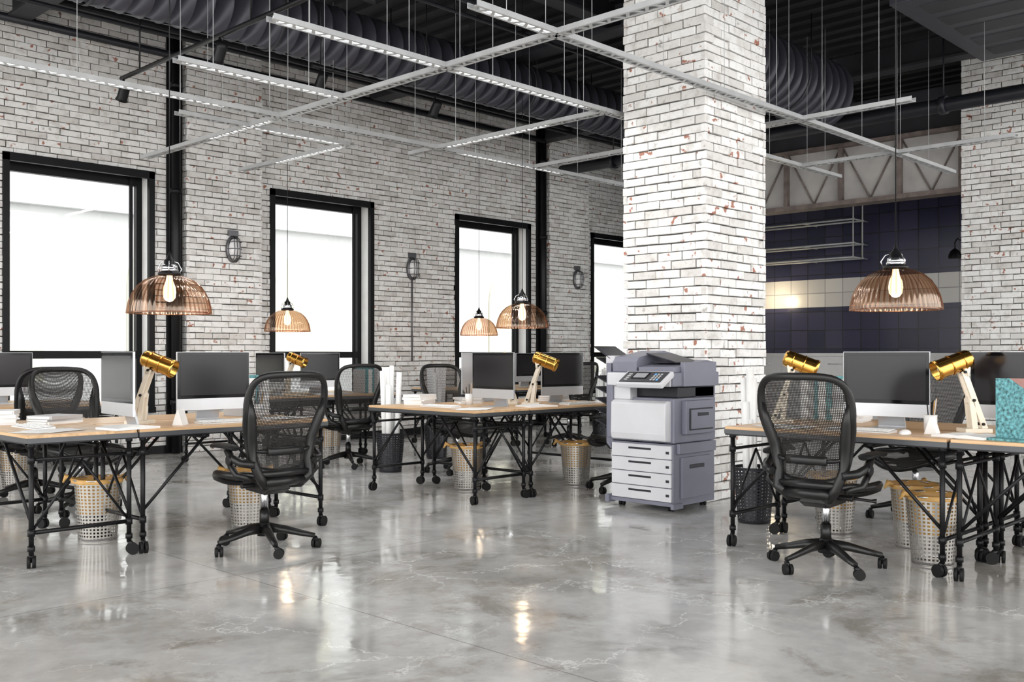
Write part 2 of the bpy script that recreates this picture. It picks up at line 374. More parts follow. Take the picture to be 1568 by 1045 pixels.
for i,(a,b_) in enumerate(wins):
    w=MB(); 
    y0,y1=YW-.06,YW+.0; fw=.07
    w.bb(a-.02,a+fw-.02,y0,y1,WZ0,WZ1+.02,'frame'); w.bb(b_-fw+.02,b_+.02,y0,y1,WZ0,WZ1+.02,'frame'); w.bb(a-.02,b_+.02,y0,y1,WZ1-.06,WZ1+.03,'frame'); w.bb(a-.02,b_+.02,y0-.03,y1,WZ0-.04,WZ0+.03,'frame')
    for (p,q,r_,s_) in ((a,a+.02,WZ0,WZ1),(b_-.02,b_,WZ0,WZ1)): w.bb(p,q,YW,YW+T,r_,s_,'plaster')
    w.bb(a,b_,YW,YW+T,WZ1-.02,WZ1,'frame'); w.bb(a,b_,YW,YW+T,WZ0,WZ0+.02,'plaster')
    y0,y1=YW+.20,YW+.28; f=.09
    w.bb(a+.02,a+f,y0,y1,WZ0+.02,WZ1-.02,'frame'); w.bb(b_-f,b_-.02,y0,y1,WZ0+.02,WZ1-.02,'frame')
    w.bb(a+f,b_-f,y0,y1,WZ1-.13,WZ1-.02,'frame'); w.bb(a+f,b_-f,y0,y1,WZ0+.02,WZ0+.1,'frame'); w.bb(a+f,b_-f,y0-.02,y1,1.17,1.26,'frame')
    w.bb(b_-.19,b_-.15,y0-.03,y0,WZ0+.02,WZ1-.02,'frame')
    g=MB(); g.bb(a+f,b_-f,YW+.235,YW+.245,WZ0+.1,WZ1-.13,'wglass')
    spawn('window_%d'%(i+1),[('frame',w.mesh('frame'),0),('glass',g.mesh('glass'),0)],(0,0,0))
for xp in (5.90,12.62):
    p=MB(); p.cyl((xp-.02,YW-.14,0),(xp-.02,YW-.14,ZC-.06),.055,'black',14); p.bb(xp-.1,xp+.1,YW-.07,YW-.04,0,ZC-.06,'black')  # pipe, plus a flat black strip standing in for the shadow behind it
    for z in (0.6,1.9,3.2,4.5): p.cyl((xp-.02,YW-.14,z),(xp-.02,YW-.14,z+.06),.07,'black',14)
    obj('drain_pipe_and_shadow',p.mesh('drain_pipe_and_shadow'))

def pier(name,x0,x1,y0,y1,z1,seed):
    e=bpy.data.objects.new(name,None); COL.objects.link(e)
    c=MB(); t=.03; c.bb(x0+t,x1-t,y0+t,y1-t,0,z1,'mortar'); obj('core',c.mesh('core'),e)
    B={'v':[],'f':[],'c':[]}
    bricks(B,(x0+t,y1),(0,-1),(-1,0),y1-y0,0,z1,[],seed,bw=.245)
    bricks(B,(x0,y0+t),(1,0),(0,-1),x1-x0,0,z1,[],seed+1,bw=.245)
    bricks(B,(x1-t,y0),(0,1),(1,0),y1-y0,0,z1,[],seed+2,bw=.245)
    bricks(B,(x1,y1-t),(-1,0),(0,1),x1-x0,0,z1,[],seed+3,bw=.245)
    brick_obj('bricks',B,e)
pier('brick_column',6.95,7.92,4.525,5.37,ZC,50)
pier('wall_brick_pier',13.4,14.2,0.5,4.8,ZC,60)
pier('wall_brick_pier_far',13.4,14.1,8.35,9.05,ZC,70)

kw=MB(); kw.bb(XK,XK+.2,-4,YW+.3,0,ZC,'tile'); obj('wall_kitchen',kw.mesh('wall_kitchen'))
kp=MB(); kp.bb(13.9,XK,9.7,9.85,0,ZC,'counter'); obj('wall_partition',kp.mesh('wall_partition'))
kc=MB(); kc.bb(15.6,16.45,2,9.6,0.1,1.19,'counter'); kc.bb(15.55,16.48,1.95,9.62,1.19,1.24,'counter'); kc.bb(15.68,16.45,2,9.6,0,.1,'black')
yy=2.0
while yy<9.2: kc.bb(15.585,15.6,yy+.01,yy+.64,.13,1.16,'counter'); kc.cyl((15.56,yy+.2,1.06),(15.56,yy+.45,1.06),.008,'chrome'); yy+=.66
obj('kitchen_counter',kc.mesh('kitchen_counter'))
ks=MB()
for z in (2.86,3.10,3.50):
    for x_ in (15.95,16.3): ks.cyl((x_,7.45,z),(x_,9.5,z),.016,'channel',8)
    for y_ in (7.47,8.4,9.48): ks.cyl((15.95,y_,z),(16.49,y_,z),.012,'channel',8)
for x_ in (15.95,16.3):
    for y_ in (7.47,9.45): ks.cyl((x_,y_,2.86),(x_,y_,ZC-.06),.012,'channel',8)
obj('hanging_pot_rack',ks.mesh('pot_rack'))
sc=MB(); sc.lathe([(.10,0),(.095,.05),(.07,.11),(.02,.15),(0,.155)],'black',seg=20); sc.tube([(0,0,.15),(0,0,.25),(.1,0,.32),(.3,0,.3)],.01,'black',8); sc.lathe([(.03,.03),(.03,.07),(0,.09)],'bulb',seg=12)
obj('wall_sconce',sc.mesh('sconce'),loc=(16.2,5.9,2.75))
# truss beam
tr=MB(); x0=13.62; z0,z1=3.42,4.24; ya,yb=4.85,8.3
tr.bb(x0+.06,x0+.20,ya,yb,z0,z1,'conc'); tr.bb(x0-.05,x0+.24,ya,yb,z0-.04,z0+.025,'rust'); tr.bb(x0-.05,x0+.24,ya,yb,z1-.025,z1+.03,'rust')
n=4; st=(yb-ya)/n
for k in range(n+1):
    y=min(max(ya+k*st,ya+.03),yb-.03); tr.bb(x0-.02,x0+.06,y-.03,y+.03,z0,z1,'rust')
for k in range(n):
    y=ya+k*st; m_=y+st/2
    tr.tube([(x0+.04,y+.02,z1-.02),(x0+.04,m_,z0+.02)],.013,'rust',4); tr.tube([(x0+.04,m_,z0+.02),(x0+.04,y+st-.02,z1-.02)],.013,'rust',4)
tr.bb(x0+.1,x0+.16,ya,yb,z1+.03,ZC-.39,'beam')
obj('truss_beam',tr.mesh('truss_beam'))

# ------------------------------------------------------------------ ceiling services
bm=MB()
for x_ in (0.5,4.0,8.9,12.6,15.3):
    bm.bb(x_-.12,x_+.12,-4,YW-.1,ZC-.06,ZC-.03,'beam'); bm.bb(x_-.01,x_+.01,-4,YW-.1,ZC-.36,ZC-.05,'beam'); bm.bb(x_-.12,x_+.12,-4,YW-.1,ZC-.38,ZC-.35,'beam')
for y_ in (2.6,7.0,10.9):
    bm.bb(-4,16.4,y_-.1,y_+.1,ZC-.30,ZC-.27,'beam'); bm.bb(-4,16.4,y_-.01,y_+.01,ZC-.28,ZC-.04,'beam')
obj('steel_roof_beams',bm.mesh('beams'))
def duct(name,y,z,r,xa,xb):
    d=MB(); prof=[]; x_=xa
    while x_<xb:
        prof+=[(r,x_),(r,x_+.16),(r+.007,x_+.168),(r+.007,x_+.177),(r,x_+.185)]; x_+=.185
    R=Matrix.Rotation(D(90),3,'Y'); d.lathe(prof,'duct',(0,y,z),seg=40,R=R)
    d.lathe([(0,xa),(r,xa)],'duct',(0,y,z),seg=40,R=R); d.lathe([(r,x_),(0,x_)],'duct',(0,y,z),seg=40,R=R)
    k=xa+.6
    while k<xb:
        for s_ in (-1,1): d.cyl((k,y+s_*(r+.01),z),(k,y+s_*(r+.01),ZC-.06),.006,'black',6)
        d.lathe([(r+.01,k-.02),(r+.014,k-.02),(r+.014,k+.02),(r+.01,k+.02)],'beam',(0,y,z),seg=40,R=R)
        k+=1.8
    obj(name,d.mesh(name))
duct('air_duct',8.6,4.56,.30,3.0,11.9)
duct('air_duct',5.95,4.52,.42,8.3,11.8)
duct('air_duct',1.6,4.6,.40,6.5,11.8)
pp=MB()
pp.cyl((2.0,YW-.25,4.86),(12.5,YW-.25,4.86),.045,'darkpipe',12)
for y_,z_,r_ in ((7.2,4.75,.03),(7.45,4.72,.02),(9.4,4.85,.04),(9.7,4.8,.02),(6.3,4.98,.03),(10.2,4.7,.025)):
    pp.cyl((-2,y_,z_),(13.3,y_,z_),r_,'darkpipe',8)
obj('conduit_pipes',pp.mesh('conduits'))
p2=MB(); p2.tube([(12.1,10.6,4.2),(12.1,3.5,4.2),(12.1,3.3,4.24),(12.1,3.2,4.4),(12.1,3.2,ZC-.06)],.085,'darkpipe',16); 
for y_ in (9.5,7,4.5): p2.cyl((12.1,y_,4.2),(12.1,y_+.08,4.2),.11,'darkpipe',16)
for y_ in (9.5,7,4.5): p2.cyl((12.1,y_+.04,4.2),(12.1,y_+.04,ZC-.06),.01,'darkpipe',6)
p2.cyl((12.4,-2,4.3),(12.4,3.0,4.3),.12,'darkpipe',16)
obj('sprinkler_main_pipe',p2.mesh('main_pipe'))
hv=MB(); hv.bb(9.3,11.8,2.7,4.0,4.55,5.1,'duct'); 
for k in range(8): hv.bb(9.28,9.3,2.8+k*.14,2.86+k*.14,4.6,5.05,'black')
hv.bb(9.25,11.85,2.65,4.05,4.78,4.82,'beam')
for k in range(5): hv.bb(9.5+k*.45,9.8+k*.45,2.9,3.8,4.54,4.56,'beam')
obj('ventilation_unit',hv.mesh('ventilation_unit'),bevel=.01)
tk=MB(); tk.cyl((4.35,4.5,3.95),(4.35,9.6,3.95),.022,'black',10)
for y_ in (5.2,7.2,9.2): tk.cyl((4.35,y_,3.95),(4.35,y_,ZC-.4),.008,'black',6)
def spot(B,y_,x_,z):
    R=Matrix.Rotation(D(35),3,'X'); B.cyl((x_,y_,z),(x_,y_,z-.1),.012,'black',8)
    B.lathe([(0,.1),(.045,.1),(.05,.06),(.05,-.05),(.062,-.08),(.055,-.08),(.04,-.04),(0,-.04)],'black',(x_,y_,z-.15),seg=16,R=R)
for y_ in (9.55,7.7,5.6): spot(tk,y_,4.35,3.95)
obj('track_spotlights',tk.mesh('track_spotlights'))
tk=MB(); tk.cyl((5.6,8.15,4.05),(7.6,8.15,4.05),.02,'black',10); tk.cyl((5.7,8.15,4.05),(5.7,8.15,ZC-.06),.008,'black',6); tk.cyl((7.5,8.15,4.05),(7.5,8.15,ZC-.06),.008,'black',6)
for x_ in (5.7,7.2): spot(tk,8.15,x_,4.05)
obj('track_spotlights',tk.mesh('track_spotlights_b'))

# perforated metal channels
ZG=3.37
def channel(B,p,q,w=.085):
    p=Vector((*p,ZG)); q=Vector((*q,ZG)); L=(q-p).length; t=(q-p).normalized(); n=Vector((-t.y,t.x,0))
    mid=(p+q)/2; ang=math.atan2(t.y,t.x); R=Matrix.Rotation(ang,3,'Z')
    for s_ in (-1,1): B.box(tuple(mid+n*s_*(w/2)),(L,.005,.036),'channel',R); B.box(tuple(mid+n*s_*(w/2-.008)-Vector((0,0,.017))),(L,.018,.004),'channel',R)
    k=0.03; i=0
    while k<L:
        c=p+t*k; Rr=Matrix.Rotation(ang+D(35 if i%2 else -35),3,'Z'); B.box((c.x,c.y,ZG-.015),(.022,w*.98,.004),'channel',Rr); k+=.075; i+=1
    k=.3
    while k<L:
        c=p+t*k; B.cyl((c.x,c.y,ZG),(c.x,c.y,4.88),.0026,'channel',4); k+=.85
G=MB()
for a,b_ in (((4.19,4.40),(12.0,4.40)),((3.46,5.50),(11.35,5.5)),((3.47,6.77),(5.0,6.77)),((4.24,8.25),(6.1,8.25)),((2.0,7.72),(10.0,7.72)),
            ((4.97,2.5),(4.97,10.4)),((6.1,8.2),(6.1,10.3)),((6.86,5.45),(6.86,8.15)),((8.33,3.37),(8.33,7.72)),((10.4,3.2),(10.4,5.5))): channel(G,a,b_)
obj('suspended_cable_tray_grid',G.mesh('channel_grid'))
T_=MB()
def led(p,q):
    p=Vector((*p,ZG+.004)); q=Vector((*q,ZG+.004)); T_.cyl(p,q,.019,'led',8)
    t=(q-p).normalized()
    T_.cyl(p-t*.03,p,.021,'whitep',8); T_.cyl(q,q+t*.03,.021,'whitep',8)
    l=bpy.data.lights.new('led_tube_light','AREA'); l.shape='RECTANGLE'; l.size=(q-p).length; l.size_y=.06; l.energy=9*(q-p).length
    lo=bpy.data.objects.new('led_tube_light',l); COL.objects.link(lo); lo.location=(p+q)/2-Vector((0,0,.04)); lo.rotation_euler=(0,0,math.atan2(t.y,t.x))
for a,b_ in (((3.52,5.5),(4.9,5.5)),((5.1,5.5),(6.6,5.5)),((3.55,6.77),(4.9,6.77)),((2.3,7.72),(4.4,7.72)),((4.9,8.25),(6.0,8.25)),((4.3,4.4),(4.9,4.4)),((6.1,8.35),(6.1,9.6)),((7.2,7.72),(8.8,7.72)),((6.86,6.2),(6.86,7.6)),((4.97,7.9),(4.97,9.0))): led(a,b_)
obj('led_tube_lights',T_.mesh('led_tubes'))

# ------------------------------------------------------------------ pendant lamps
def pend_parts(loczb):
    gl=MB(); prof=[(.262,0),(.262,.012),(.258,.04),(.247,.085),(.228,.13),(.198,.175),(.155,.213),(.10,.238),(.055,.25)]
    gl.lathe(prof,'lglass',seg=144,flute=48,fa=.0045,mat2='lglass2',every=3)
    rim=MB(); rim.lathe([(.267,-.004),(.269,0),(.267,.005),(.262,.005),(.261,0),(.267,-.004)],'lglass2',seg=64)
    so=MB(); so.lathe([(.06,.245),(.075,.25),(.072,.262),(.05,.275),(.048,.30),(.035,.305),(.033,.345),(.02,.355),(.012,.375),(.004,.40)],'black',seg=24)
    so.lathe([(.052,.272),(.056,.28),(.052,.288)],'chrome',seg=24); so.lathe([(.05,.29),(.05,.31),(.04,.315)],'chrome',seg=24)
    for a in range(3):
        c,s_=math.cos(a*2.1),math.sin(a*2.1); so.tube([(c*.07,s_*.07,.26),(c*.085,s_*.085,.29),(c*.06,s_*.06,.33),(c*.02,s_*.02,.34)],.004,'chrome',6)
    so.cyl((0,0,.39),(0,0,ZC-loczb-.06),.0035,'black',6); so.lathe([(.05,ZC-loczb-.055),(.05,ZC-loczb-.08),(.01,ZC-loczb-.1)],'black',seg=16)
    bu=MB(); bu.lathe([(.018,.245),(.022,.21),(.038,.17),(.042,.135),(.038,.10),(.022,.08),(0,.072)],'bulb',seg=20)
    return [('glass_shade',gl.mesh('shade'),0),('rim',rim.mesh('rim'),0),('socket_and_cable',so.mesh('socket'),0),('bulb',bu.mesh('bulb'),0)]
PP=pend_parts(1.49)
for (x_,y_) in ((3.09,6.11),(7.3,6.93),(5.91,2.50),(6.5,9.96),(9.75,10.1),(2.62,9.55)):
    spawn('pendant_lamp',PP,(x_,y_,1.49))
    l=bpy.data.lights.new('pendant_bulb_light','POINT'); l.energy=3; l.color=(1,.8,.55); l.shadow_soft_size=.05
    lo=bpy.data.objects.new('pendant_bulb_light',l); COL.objects.link(lo); lo.location=(x_,y_,1.52)

# ------------------------------------------------------------------ desk
M['bookg']=pm('edge_steel_grey',(0.07,0.073,0.078),0.4,0.3)
def caster(B,x,y,r=.035,ang=0.4):
    c,s_=math.cos(ang),math.sin(ang)
    for o in (-.014,.014): B.cyl((x+c*.02-s_*(o-.009),y+s_*.02+c*(o-.009),r),(x+c*.02-s_*(o+.009),y+s_*.02+c*(o+.009),r),r,'rubber',14)
    B.tube([(x+c*.02,y+s_*.02,r),(x+c*.012,y+s_*.012,r*1.9),(x,y,r*2.3)],[.012,.016,.014],'black',8)
def desk_parts(L=1.38,W=.64):
    t=MB(); t.bb(-L/2,L/2,-W/2,W/2,.738,.762,'wood')
    f=MB()
    f.bb(-L/2,L/2,-W/2,-W/2+.03,.708,.737,'black'); f.bb(-L/2,L/2,W/2-.03,W/2,.708,.737,'black'); f.bb(-L/2,-L/2+.03,-W/2,W/2,.708,.737,'black'); f.bb(L/2-.03,L/2,-W/2,W/2,.708,.737,'black')
    f.bb(-L/2-.003,L/2+.003,-W/2-.004,-W/2,.716,.744,'bookg'); f.bb(-L/2-.003,L/2+.003,W/2,W/2+.004,.716,.744,'bookg'); f.bb(-L/2-.004,-L/2,-W/2,W/2,.716,.744,'bookg'); f.bb(L/2,L/2+.004,-W/2,W/2,.716,.744,'bookg')
    lx=L/2-.035; ly=W/2-.035
    for sx in (-1,1):
        for sy in (-1,1):
            x,y=sx*lx,sy*ly
            f.cyl((x,y,.08),(x,y,.71),.0145,'black',10)
            for z0,z1 in ((.10,.13),(.185,.225),(.60,.64),(.69,.712)): f.cyl((x,y,z0),(x,y,z1),.021,'black',10)
            caster(f,x,y,.036,sx*1.1+sy*.7)
            f.tube([(x,y,.26),(sx*(lx-.42),y,.70)],.010,'black',8)
            f.cyl((sx*(lx-.42)-.02,y,.70),(sx*(lx-.42)+.02,y,.70),.016,'black',8)
        f.cyl((sx*lx,-ly,.205),(sx*lx,ly,.205),.0125,'black',10)
        f.cyl((sx*lx,-ly,.62),(sx*lx,ly,.62),.010,'black',8)
        f.tube([(sx*lx,-ly,.21),(sx*(lx-.0),0,.60)],.008,'black',8); f.tube([(sx*lx,ly,.21),(sx*lx,0,.60)],.008,'black',8)
    f.cyl((-lx+.42,-ly,.69),(-lx+.42,ly,.69),.012,'black',8); f.cyl((lx-.42,-ly,.69),(lx-.42,ly,.69),.012,'black',8)
    return [('desktop',t.mesh('desktop'),.003),('frame',f.mesh('desk_frame'),0)]
DP=desk_parts()
def desk(cx,cy,alongy=False): spawn('office_desk',DP,(cx,cy,0),math.pi/2 if alongy else 0)
clusters=[(2.10,5.83),(5.50,5.74),(5.46,9.12),(2.1,9.12),(8.85,9.12)]
for ox,oy in clusters:
    desk(ox+.325,oy+.70,True); desk(ox+1.35,oy+.325); desk(ox+1.35,oy+1.0)
for cy in (2.73,1.33):
    desk(5.80,cy,True); desk(6.46,cy,True)

# ------------------------------------------------------------------ chair (faces +Y)
def chair_parts():
    b=MB()
    for k in range(5):
        a=D(90+72*k+18); c,s_=math.cos(a),math.sin(a)
        b.tube([(c*.03,s_*.03,.135),(c*.12,s_*.12,.125),(c*.22,s_*.22,.10),(c*.31,s_*.31,.08)],[.034,.028,.022,.017],'plastic',8,sx=.8)
        caster(b,c*.31,s_*.31,.03,a+1.2)
    b.cyl((0,0,.09),(0,0,.17),.045,'plastic',16,.035)
    g=MB(); g.cyl((0,0,.16),(0,0,.25),.030,'plastic',16); g.cyl((0,0,.25),(0,0,.40),.024,'chrome',16)
    mch=MB(); mch.prism([(-.18,.39),(-.12,.36),(.10,.37),(.14,.41),(.12,.455),(-.18,.46)],'x',-.075,.075,'plastic')
    mch.cyl((-.16,0,.41),(.16,0,.41),.016,'plastic',10); mch.tube([(.14,.02,.41),(.24,.05,.40),(.27,.06,.40)],[.01,.009,.016],'plastic',8)
    se=MB()
    def sp(u,v):
        x=u*.235*(1-.12*(v<0)*abs(v)**2); y=.02+v*.225
        z=.475+.018*u*u+(-.05*max(0,v-.45)**2*3)+.012*(v<-.6)
        return Vector((x,y,z))
    N=10; P=[];U=[]
    for i in range(N+1):
        r=[];ur=[]
        for j in range(N+1):
            u=-1+2*j/N; v=-1+2*i/N
            uu=u*math.sqrt(1-v*v/2.6); vv=v*math.sqrt(1-u*u/2.6)
            p=sp(uu*1.15,vv*1.15); r.append(p); ur.append((p.x,p.y))
        P.append(r);U.append(ur)
    se.grid(P,'mesh',U)
    rim=[P[0][j] for j in range(N+1)]+[P[i][N] for i in range(1,N+1)]+[P[N][j] for j in range(N-1,-1,-1)]+[P[i][0] for i in range(N-1,0,-1)]
    se.tube([p+Vector((0,0,-.008)) for p in rim],.021,'plastic',8,closed=True)
    se.tube([P[0][1]+Vector((0,.02,-.02)),Vector((-.09,-.1,.435)),Vector((-.06,.1,.435)),P[N-1][1]+Vector((.03,0,-.02))],.014,'plastic',8)
    se.tube([P[0][N-1]+Vector((0,.02,-.02)),Vector((.09,-.1,.435)),Vector((.06,.1,.435)),P[N-1][N-1]+Vector((-.03,0,-.02))],.014,'plastic',8)
    K=.885
    prof=[(.0,1.10),(.12,1.099),(.20,1.09),(.246,1.070),(.276,1.038),(.292,.99),(.296,.93),(.288,.87),(.274,.81),(.257,.745),(.244,.68),(.232,.62),(.214,.565),(.175,.525),(.11,.505),(0,.50)]
    prof=[(x*K,z) for x,z in prof]
    def yb(x,z):
        t=(z-.5)/.6
        return -.215+(-.115*t)-.03*t*t+ .035*math.sin(math.pi*min(1,t*1.6)) + .85*x*x*(0.5+.5*t)
    def bp(x,z): return Vector((x,yb(x,z),z))
    full=prof+[(-x,z) for x,z in prof[-2:0:-1]]
    ref=[]; n=len(full)
    for i in range(n):
        p0,p1,p2,p3=full[i-1],full[i],full[(i+1)%n],full[(i+2)%n]
        for t in (0,.5):
            q=[.5*((2*p1[c])+(-p0[c]+p2[c])*t+(2*p0[c]-5*p1[c]+4*p2[c]-p3[c])*t*t+(-p0[c]+3*p1[c]-3*p2[c]+p3[c])*t**3) for c in (0,1)]
            ref.append(q)
    bk=MB()
    loop=[bp(x,z) for x,z in ref]
    def rz(z): return .0115+.0075*max(0,1-abs(z-.80)/.26)+.005*max(0,1-abs(z-.50)/.06)
    bk.tube(loop,[rz(p.z) for p in loop],'plastic',12,closed=True,sx=1.8,up=(0,1,0))
    ms=MB(); P=[];U=[]
    rows=22
    def wz(z):
        for (x0,z0),(x1,z1) in zip(prof,prof[1:]):
            if z1<=z<=z0: return x0+(x1-x0)*((z0-z)/(z0-z1) if z0!=z1 else 0)
        return 0.0
    for i in range(rows+1):
        z=1.0985-(1.0985-.502)*i/rows; w=wz(z); r=[];ur=[]
        for j in range(11):
            x=(-1+2*j/10)*w; r.append(bp(x,z)); ur.append((x,z))
        P.append(r);U.append(ur)
    ms.grid(P,'mesh',U)
    lu=MB()
    pts=[bp(x,.635)-Vector((0,.045,0)) for x in (-.12,-.08,-.03,.03,.08,.12)]
    lu.tube(pts,.024,'plastic',10,sx=.45,up=(0,0,1))
    for s_ in (-1,1):
        lu.tube([bp(s_*.12,.635)-Vector((0,.045,0)),bp(s_*.17,.64)-Vector((0,.03,0)),bp(s_*.208,.66)],[.012,.012,.012],'plastic',8)
        lu.tube([(s_*.06,-.14,.425),(s_*.12,-.22,.43),(s_*.17,-.25,.48),bp(s_*.190,.58),bp(s_*.208,.72)-Vector((0,.012,0)),bp(s_*.235,.85)-Vector((0,.014,0)),bp(s_*.252,.95)-Vector((0,.008,0))],[.03,.030,.028,.030,.032,.028,.010],'plastic',10)
    lu.tube([(-.13,-.235,.45),(0,-.255,.455),(.13,-.235,.45)],[.028,.034,.028],'plastic',10)
    lu.tube([(-.17,-.24,.50),(0,-.265,.505),(.17,-.24,.50)],[.02,.026,.02],'plastic',10)
    ar=MB()
    for s_ in (-1,1):
        ar.tube([(s_*.205,-.245,.56),(s_*.27,-.20,.575),(s_*.290,-.12,.60),(s_*.290,-.07,.645)],[.022,.024,.024,.022],'plastic',10)
        ar.tube([(s_*.20,-.2,.47),(s_*.275,-.15,.50),(s_*.290,-.08,.58)],[.018,.02,.018],'plastic',10)
        ar.tube([(s_*.285,-.16,.655),(s_*.285,-.13,.664),(s_*.280,.0,.668),(s_*.275,.10,.664),(s_*.273,.14,.652)],[.026,.043,.046,.040,.022],'rubber',10,sx=.38,up=(1,0,0))
        ar.cyl((s_*.290,-.12,.59),(s_*.315,-.12,.59),.028,'plastic',12)
    return [('star_base',b.mesh('star_base'),0),('gas_lift',g.mesh('gas_lift'),0),('tilt_mechanism',mch.mesh('mechanism'),.006),('seat',se.mesh('seat'),0),('back_frame',bk.mesh('back_frame'),0),('back_mesh',ms.mesh('back_mesh'),0),('lumbar_support',lu.mesh('lumbar'),0),('armrests',ar.mesh('armrests'),0)]
CP=chair_parts()
for x_,y_,h in ((3.37,5.42,88),(3.20,7.75,-84),(3.2,8.72,96),(7.08,5.47,90),(6.98,7.55,-96),(6.50,8.78,80),(5.31,2.65,2),(7.32,2.95,172),(7.5,1.95,176),(10.1,8.72,90),(7.30,1.1,180)):
    spawn('office_chair',CP,(x_,y_,0),D(h-90))

# ------------------------------------------------------------------ desktop computer (faces -Y)
def imac_parts():
    p=MB(); w=.54
    p.bb(-w/2,w/2,-.008,.006,.075,.475,'alu'); p.bb(-w/2+.003,w/2-.003,-.0095,-.008,.155,.472,'bezel'); p.bb(-w/2+.024,w/2-.024,-.0105,-.0094,.178,.450,'screen')
    bk=MB(); Pn=[]
    for i in range(9):
        r=[]; z=.08+.39*i/8
        for j in range(13):
            x=-w/2+.004+(w-.008)*j/12; d=.045*max(0,(1-(2*j/12-1)**2))*max(0,(1-(2*i/8-1)**2))**.6; r.append(Vector((x,.006+d,z)))
        Pn.append(r)
    bk.grid(Pn,'alu')
    st=MB(); st.prism([(.035,.22),(.048,.22),(.105,.012),(.115,.0),(-.07,.0),(-.07,.006),(.09,.008)],'x',-.085,.085,'alu')
    return [('display',p.mesh('display'),.002),('rear_shell',bk.mesh('rear_shell'),0),('stand',st.mesh('stand'),.002)]
IP=imac_parts()
def imac(x,y,face): spawn('desktop_computer',IP,(x,y,.762),D(face+90))
ZD=.762
for x_,y_,f_ in ((3.50,6.28,-92),(2.76,6.14,176),(7.05,6.17,-95),(6.10,6.14,177),(6.72,9.62,-90),(5.98,9.5,182),(3.28,9.72,-90),(6.0,2.60,181),(6.30,1.93,180),(10.2,9.55,-90),(9.45,9.5,180),(6.75,6.95,90)):
    imac(x_,y_,f_)
def kb_parts():
    k=MB(); k.prism([(-.06,0),(.06,0),(.06,.014),(-.06,.006)],'x',-.20,.20,'whitep')
    for r in range(5):
        for c in range(14):
            z=.0075+.0085*(r+.5)/5*1.05; k.box((-.183+c*.028,-.045+r*.0225,z+.0022),(.024,.018,.003),'paper')
    return [('keyboard_body',k.mesh('kb'),0)]
KP=kb_parts()
for x_,y_,f_ in ((3.45,6.02,0),(7.0,5.93,0),(5.68,2.62,-90),(2.36,6.45,-90),(5.76,6.45,-90),(6.7,9.35,0)):
    spawn('computer_keyboard',KP,(x_,y_,ZD),D(f_))
def mouse_parts():
    k=MB(); k.lathe([(.033,0),(.034,.006),(.030,.016),(.018,.024),(0,.027)],'whitep',seg=20)
    for i,v in enumerate(k.v): k.v[i]=(v[0]*.85,v[1]*1.6,v[2])
    return [('mouse_body',k.mesh('mouse'),0)]
MP=mouse_parts()
for x_,y_,f_ in ((3.75,6.02,0),(7.3,5.93,0),(5.66,2.34,-90)): spawn('computer_mouse',MP,(x_,y_,ZD),D(f_))
def lamp_parts():
    a=MB(); a.box((0,0,.0125),(.16,.12,.025),'cream')
    for s_ in (-1,1):
        for (p,q) in (((-.05,.02),(.075,.36)),((.01,.02),(.03,.20))):
            d=Vector((q[0]-p[0],0,q[1]-p[1])); L=d.length; R=Matrix.Rotation(math.atan2(d.x,d.z),3,'Y')
            a.box(((p[0]+q[0])/2,s_*.028,(p[1]+q[1])/2),(.034,.016,L),'cream',R)
        a.box((.055,s_*.028,.385),(.034,.016,.12),'cream',Matrix.Rotation(D(-8),3,'Y'))
    a.box((.03,0,.19),(.034,.045,.034),'cream')
    for z,x_ in ((.355,.072),(.19,.02),(.05,-.035)): a.cyl((x_,-.048,z),(x_,.048,z),.009,'black',10)
    h=MB(); R=Matrix.Rotation(D(111),3,'Y'); c=(.11,0,.405)
    h.lathe([(0,-.100),(.032,-.098),(.050,-.088),(.056,-.07),(.058,.105),(.061,.11),(.061,.132),(.055,.132),(.053,-.06),(0,-.07)],'brass',c,seg=32,R=R)
    h.lathe([(.060,.03),(.062,.035),(.060,.04)],'brass',c,seg=32,R=R); h.lathe([(.059,-.045),(.061,-.04),(.059,-.035)],'brass',c,seg=32,R=R)
    h.lathe([(0,.02),(.02,.03),(.035,.07),(.03,.1),(0,.115)],'whitep',c,seg=16,R=R)
    return [('arms_and_base',a.mesh('lamp_arms'),.003),('brass_shade',h.mesh('lamp_head'),0)]
LP=lamp_parts()
for x_,y_,f_ in ((2.98,6.30,-50),(6.5,6.32,120),(6.03,3.33,-60),(6.07,2.10,135),(6.35,9.75,-60),(6.55,6.1,-60)):
    spawn('desk_lamp',LP,(x_,y_,ZD),D(f_))
def stack(n,w,d,seed,mats):
    r=random.Random(seed); k=MB(); z=0
    for i in range(n):
        h=r.uniform(.008,.028); R=Matrix.Rotation(r.uniform(-.15,.15),3,'Z'); k.box((0,0,z+h/2),(w*r.uniform(.85,1),d*r.uniform(.85,1),h),r.choice(mats),R)
        if h>.014: k.box((.004,0,z+h/2),(w*.97,d*.84,h*.7),'paper',R)
        z+=h
    return [('stack',k.mesh('stack'),0)]
B1=stack(5,.28,.21,1,['paper','paper2','paper','whitep']); B2=stack(3,.30,.22,9,['paper','book','paper2'])
for x_,y_,r_ in ((2.34,6.95,70),(5.95,6.95,20),(2.5,9.4,10),(6.5,3.05,5),(6.2,9.95,20)): spawn('book_stack',B1,(x_,y_,ZD),D(r_))
for x_,y_,r_ in ((2.62,6.78,20),(6.4,6.78,60),(7.32,6.52,15)): spawn('book_stack',B2,(x_,y_,ZD),D(r_))
def sheets(seed):
    r=random.Random(seed); k=MB()
    for i in range(3): k.box((r.uniform(-.05,.05),r.uniform(-.05,.05),.001+i*.0015),(.297,.21,.001),'paper',Matrix.Rotation(r.uniform(-.4,.4),3,'Z'))
    return [('sheets',k.mesh('sheets'),0)]
S1=sheets(2)
